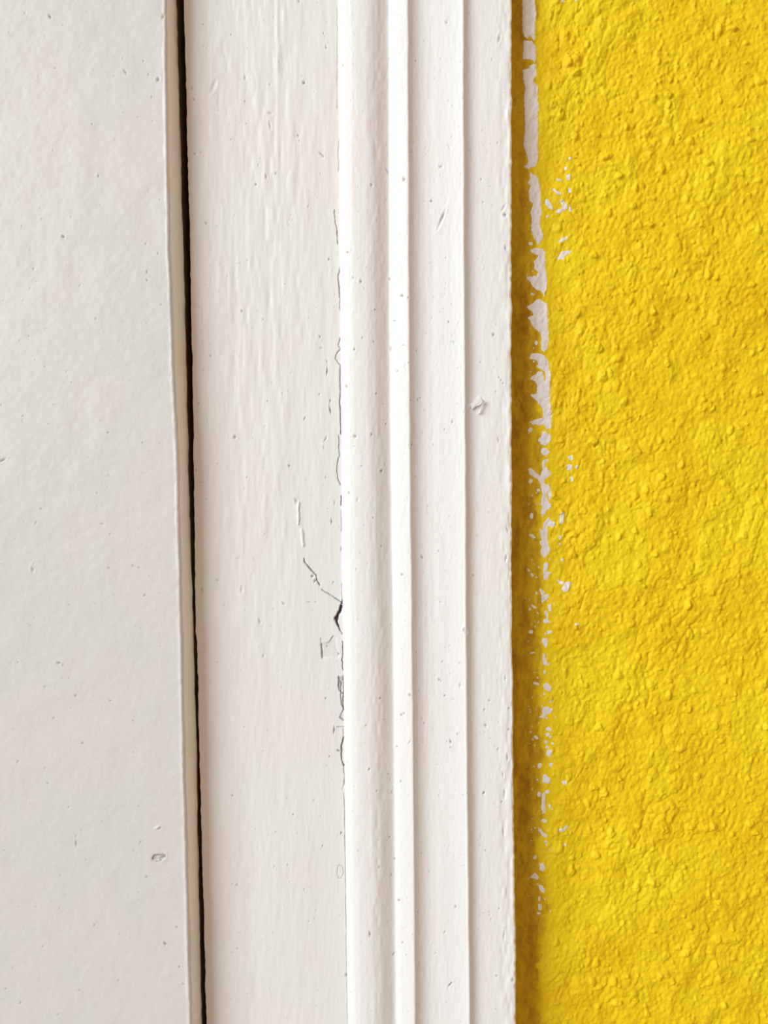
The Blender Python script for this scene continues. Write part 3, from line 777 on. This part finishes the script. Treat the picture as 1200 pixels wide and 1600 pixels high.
patches = [
    [(815, -13), (836, -13), (836, 12), (837, 45), (836, 63), (832, 62), (828, 56), (824, 62), (818, 58), (816, 40)],
    [(819, 64), (832, 65), (838, 72), (838, 93), (834, 99), (833, 95), (828, 94), (818, 94), (817, 80)],
    [(835, 100), (838, 100), (838, 113), (840, 118), (834, 125), (833, 127), (839, 132), (841, 140), (840, 155), (842, 165), (840, 185), (842, 215), (841, 248), (839, 256), (836, 262), (830, 261), (826, 265),
     (818, 259), (824, 258), (826, 250), (822, 236), (818, 230), (820, 205), (819, 150), (821, 138), (817, 125), (817, 110), (826, 108), (829, 103)],
    [(829, 270), (835, 273), (840, 275), (844, 290), (846, 315), (846, 335), (844, 350), (847, 362), (850, 372), (845, 378), (841, 384), (836, 376), (830, 362), (831, 345), (829, 332), (833, 321), (828, 314),
     (826, 302), (829, 290), (824, 287), (828, 280)],
    [(827, 391), (836, 388), (847, 389), (852, 395), (853, 415), (855, 440), (853, 455), (850, 465), (846, 455), (838, 452), (830, 445), (829, 440), (823, 436), (823, 432), (838, 432), (841, 425), (835, 420),
     (834, 407), (841, 403), (843, 400), (838, 398), (830, 396)],
    ell(832, 460, 3, 2.2), ell(829, 381, 4, 2.5, .6),
    [(837, 468), (845, 467), (851, 472), (856, 480), (855, 490), (857, 500), (857, 540), (855, 546), (850, 550), (846, 548), (845, 520), (840, 518), (832, 510), (828, 502), (824, 496), (829, 494), (834, 492),
     (830, 486), (823, 481), (823, 478), (834, 474)],
    [(827, 560), (829, 553), (840, 552), (847, 553), (851, 556), (857, 565), (859, 575), (860, 590), (859, 610), (858, 625), (862, 645), (861, 670), (855, 672), (850, 663), (843, 665), (838, 664), (832, 664),
     (830, 662), (835, 656), (842, 655), (848, 652), (848, 638), (840, 628), (830, 620), (828, 617), (840, 615), (838, 600), (836, 596), (828, 592), (832, 588), (839, 583), (841, 580), (848, 582), (850, 592),
     (853, 597), (852, 580), (846, 578), (838, 572), (842, 568), (836, 563)],
    ell(838, 536, 3, 4), ell(828.5, 672, 3.4, 4, .3),
    [(848, 674), (852, 674), (860, 680), (861, 688), (858, 692), (851, 697), (846, 694), (841, 687), (846, 682)],
    [(846, 700), (854, 700), (860, 706), (855, 711), (848, 712), (845, 706)],
    [(848, 720), (853, 717), (857, 718), (855, 722), (852, 725), (851, 730), (856, 732), (860, 738), (861, 743), (857, 745), (851, 749), (849, 755), (858, 758), (861, 766), (861, 778), (858, 783), (856, 770),
     (853, 775), (857, 782), (861, 790), (859, 797), (855, 795), (853, 803), (849, 805), (844, 802), (847, 797), (846, 788), (847, 776), (846, 763), (841, 750), (836, 747), (827, 740), (825, 733), (830, 731),
     (836, 738), (844, 745), (847, 735)],
    [(853, 812), (858, 808), (860, 813), (867, 816), (868, 823), (860, 825), (856, 820), (855, 836), (857, 850), (860, 857), (858, 864), (852, 870), (846, 868), (845, 860), (848, 855), (842, 846), (846, 845),
     (844, 825), (848, 830), (849, 820)],
    [(850, 880), (857, 879), (858, 885), (854, 892), (861, 894), (856, 903), (853, 909), (850, 906), (848, 893)],
    [(843, 918), (848, 922), (851, 928), (858, 929), (858, 934), (853, 938), (849, 942), (845, 940), (846, 928)],
    [(855, 945), (860, 943), (861, 955), (857, 955)], [(850, 955), (855, 954), (857, 965), (854, 967)], [(848, 968), (856, 966), (858, 972), (850, 974)],
    [(887, 713), (893, 711), (896, 718), (891, 720)], ell(889.5, 730, 4.6, 5.2), ell(901, 730, 2.6, 3), [(891, 744), (895, 745), (896, 752), (893, 753)],
    [(875, 800), (881, 800), (879, 818), (873, 818)], ell(874, 840, 2.6, 4), ell(874, 850, 2), ell(878, 874, 2.6),
    [(870, 904), (872, 905), (880, 910), (879, 913), (872, 911)], [(882, 909), (891, 908), (892, 914), (886, 925), (879, 925), (877, 919)], [(896, 973), (904, 973), (905, 976), (898, 976)],
    ell(891, 248, 2.6), ell(884, 263, 3), [(885, 273), (891, 273), (890, 282), (886, 282)], [(869, 278), (879, 281), (878, 284), (872, 283)],
    [(862, 295), (866, 294), (868, 298), (877, 302), (876, 306), (871, 305)], [(888, 292), (893, 297), (893, 302), (888, 302)], [(851, 312), (856, 311), (864, 322), (866, 328), (859, 327), (853, 320)],
    [(874, 314), (878, 312), (888, 322), (885, 328), (879, 330), (875, 335), (869, 332), (870, 329), (876, 327), (878, 321)], [(890, 321), (894, 328), (894, 331), (889, 331)], ell(856, 338, 2.5),
    [(871, 377), (885, 369), (888, 371), (884, 376), (876, 380)], [(869, 405), (879, 394), (890, 391), (893, 394), (885, 400), (880, 406)],
    ell(830, 987, 4, 3.4), ell(858, 987, 4, 2.6), [(847, 998), (855, 996), (856, 1004), (853, 1012), (846, 1003)], [(848, 1022), (852, 1022), (855, 1035), (860, 1036), (857, 1040), (848, 1038)],
    ell(851, 1050, 2, 4), [(848, 1070), (855, 1066), (862, 1073), (860, 1080), (850, 1077)], ell(850, 1084, 2), ell(861, 1095, 2.5),
    [(847, 1105), (856, 1103), (864, 1107), (863, 1113), (855, 1116), (850, 1122), (842, 1122), (848, 1115)], ell(857, 1139, 4.2, 3), ell(856, 1147, 3.4), ell(860, 1151.5, 3, 2.2), ell(853, 1159, 3), ell(862.5, 1161, 2.4),
    ell(855, 1167, 3), [(855, 1172), (862, 1170), (862, 1178), (858, 1184), (853, 1178)], [(859, 1191), (864, 1192), (862, 1198), (857, 1196)], [(848, 1210), (852, 1208), (860, 1218), (858, 1223), (847, 1222)],
    ell(855, 1237, 4.2, 3), ell(842, 1240, 3.2, 4), [(847, 1239), (851, 1237), (853, 1250), (852, 1262), (853, 1270), (847, 1271), (846, 1260)], ell(859, 1259, 2, 4), ell(850, 1282, 5, 2.6),
    [(839, 1291), (846, 1296), (856, 1306), (852, 1310), (844, 1302)], ell(853, 1315, 3, 1.8), ell(836, 1339, 3), [(843, 1350), (848, 1348), (853, 1355), (848, 1361), (843, 1358)],
    [(827, 1370), (836, 1362), (842, 1371), (839, 1374), (830, 1371)], [(841, 1382), (847, 1383), (852, 1389), (850, 1395), (843, 1391)], ell(843, 1404, 2, 4), [(840, 1412), (846, 1413), (847, 1421), (841, 1422)],
    ell(842, 1427, 3, 2), [(877, 1220), (882, 1217), (886, 1220), (884, 1225), (879, 1225)], [(872, 1294), (880, 1292), (887, 1288), (889, 1292), (882, 1297), (874, 1299)], ell(882, 1319, 3.4, 1.6),
    ell(830, 806, 3, 5), ell(832, 838, 6, 2.4, .6), ell(841, 766, 3, 2.4), ell(829, 752, 3, 4), ell(826, 891, 3, 2, .8), ell(832, 898, 4, 1.8, .9), ell(834, 948, 5, 1.8, .5), ell(828, 952, 2, 3), ell(832, 1020, 4, 1.8, -.3),
    ell(838, 1068, 5, 2, .3), ell(838, 1152, 4, 2.4, .6), ell(843, 1196, 3, 5, .4), ell(899, 4, 2, 1.2), ell(878, 6, 3, 1.6)]


def patch_mesh(name, poly, lift=0.55):
    poly = np.array(poly, float)
    x0, y0 = poly.min(0) - 3
    x1, y1 = poly.max(0) + 3
    w_ = s.win(x0, y0, x1, y1)
    if w_ is None:
        return None
    area = (x1 - x0 - 6) * (y1 - y0 - 6)
    ph = poly_sd(poly, s.PX[w_], s.PY[w_], 0.9 if area > 300 else 0.55)
    G = wall_P[w_]
    nr, nc = ph.shape
    ins = ph > 0
    anyin = ins[:-1, :-1] | ins[1:, :-1] | ins[:-1, 1:] | ins[1:, 1:]
    vs, vid, fs = [], {}, []

    def vert(key_, p, l):
        if key_ not in vid:
            vid[key_] = len(vs)
            vs.append((p[0], p[1] - l * PXMM, p[2]))
        return vid[key_]

    for i, j in np.argwhere(anyin):
        cs = [(i, j), (i + 1, j), (i + 1, j + 1), (i, j + 1)]
        out, cross = [], []
        for k in range(4):
            a, b_ = cs[k], cs[(k + 1) % 4]
            if ins[a]:
                rise = min(1.0, 0.35 + ph[a] / 1.6)
                out.append(vert((a, 't'), G[a], lift * rise))
            if ins[a] != ins[b_]:
                lo_, hi_ = min(a, b_), max(a, b_)
                t_ = ph[lo_] / (ph[lo_] - ph[hi_])
                p = G[lo_] + (G[hi_] - G[lo_]) * t_
                out.append(vert((lo_, hi_, 't'), p, lift * 0.35))
                cross.append((lo_, hi_, p, out[-1]))
        if len(out) >= 3:
            fs.append(tuple(out))
        if len(cross) == 2:
            (l0, h0, p0, v0), (l1, h1_, p1, v1) = cross
            fs.append((v0, v1, vert((l1, h1_, 'b'), p1, -0.4), vert((l0, h0, 'b'), p0, -0.4)))
    if not fs:
        return None
    me = bpy.data.meshes.new(name)
    me.from_pydata([tuple(c * MM for c in v) for v in vs], [], fs)
    me.update()
    return me


for poly in patches:
    me = patch_mesh('paint_patch', poly)
    if me:
        link('paint_patch', me, M_patch, wall)

# crumbs of the undercoat too small to pick apart, one joined part
bits_v, bits_f = [], []
prng = np.random.default_rng(21)
for i in range(150):
    yy_ = prng.uniform(380, 1440) if i % 4 else prng.uniform(880, 1300)
    xx_ = prng.normal(834, 8) if i % 3 else prng.normal(855, 6)
    if not 818 < xx_ < 872:
        continue
    me = patch_mesh('crumb', ell(xx_, yy_, prng.uniform(.6, 1.5), prng.uniform(.6, 2.4), prng.uniform(-.8, .8)))
    if me is None:
        continue
    o_ = len(bits_v)
    bits_v += [tuple(v.co) for v in me.vertices]
    bits_f += [tuple(o_ + k for k in p.vertices) for p in me.polygons]
    bpy.data.meshes.remove(me)
me = bpy.data.meshes.new('paint_specks')
me.from_pydata(bits_v, [], bits_f)
me.update()
sp = link('paint_specks', me, M_patch, wall)
sp['kind'] = 'stuff'

# ------------------------------------------------------------------ added dark backing as shade at the bottom of the gap, floor
def box(name, x0, x1, y0, y1, z0, z1, mat):
    v = [(x, y, zz) for x in (x0, x1) for y in (y0, y1) for zz in (z0, z1)]
    f = [(0, 1, 3, 2), (4, 6, 7, 5), (0, 4, 5, 1), (2, 3, 7, 6), (0, 2, 6, 4), (1, 5, 7, 3)]
    me = bpy.data.meshes.new(name)
    me.from_pydata(v, [], f)
    me.update()
    o = link(name, me, mat)
    bv = o.modifiers.new('bevel', 'BEVEL')
    bv.width = 0.0008
    bv.segments = 2
    return o


st = box('trim_3', -0.082, -0.048, 0.0325, 0.045, 0.0, 2.1, M_gap_backing)
tag(st, 'added dark backing for the shade deep inside the gap between door and frame', 'door stop')
fl = box('floor', -1.2, 1.4, -1.2, 0.06, -0.03, 0.0, M_floor)
tag(fl, 'grey stone floor below the white door and yellow wall', 'floor')
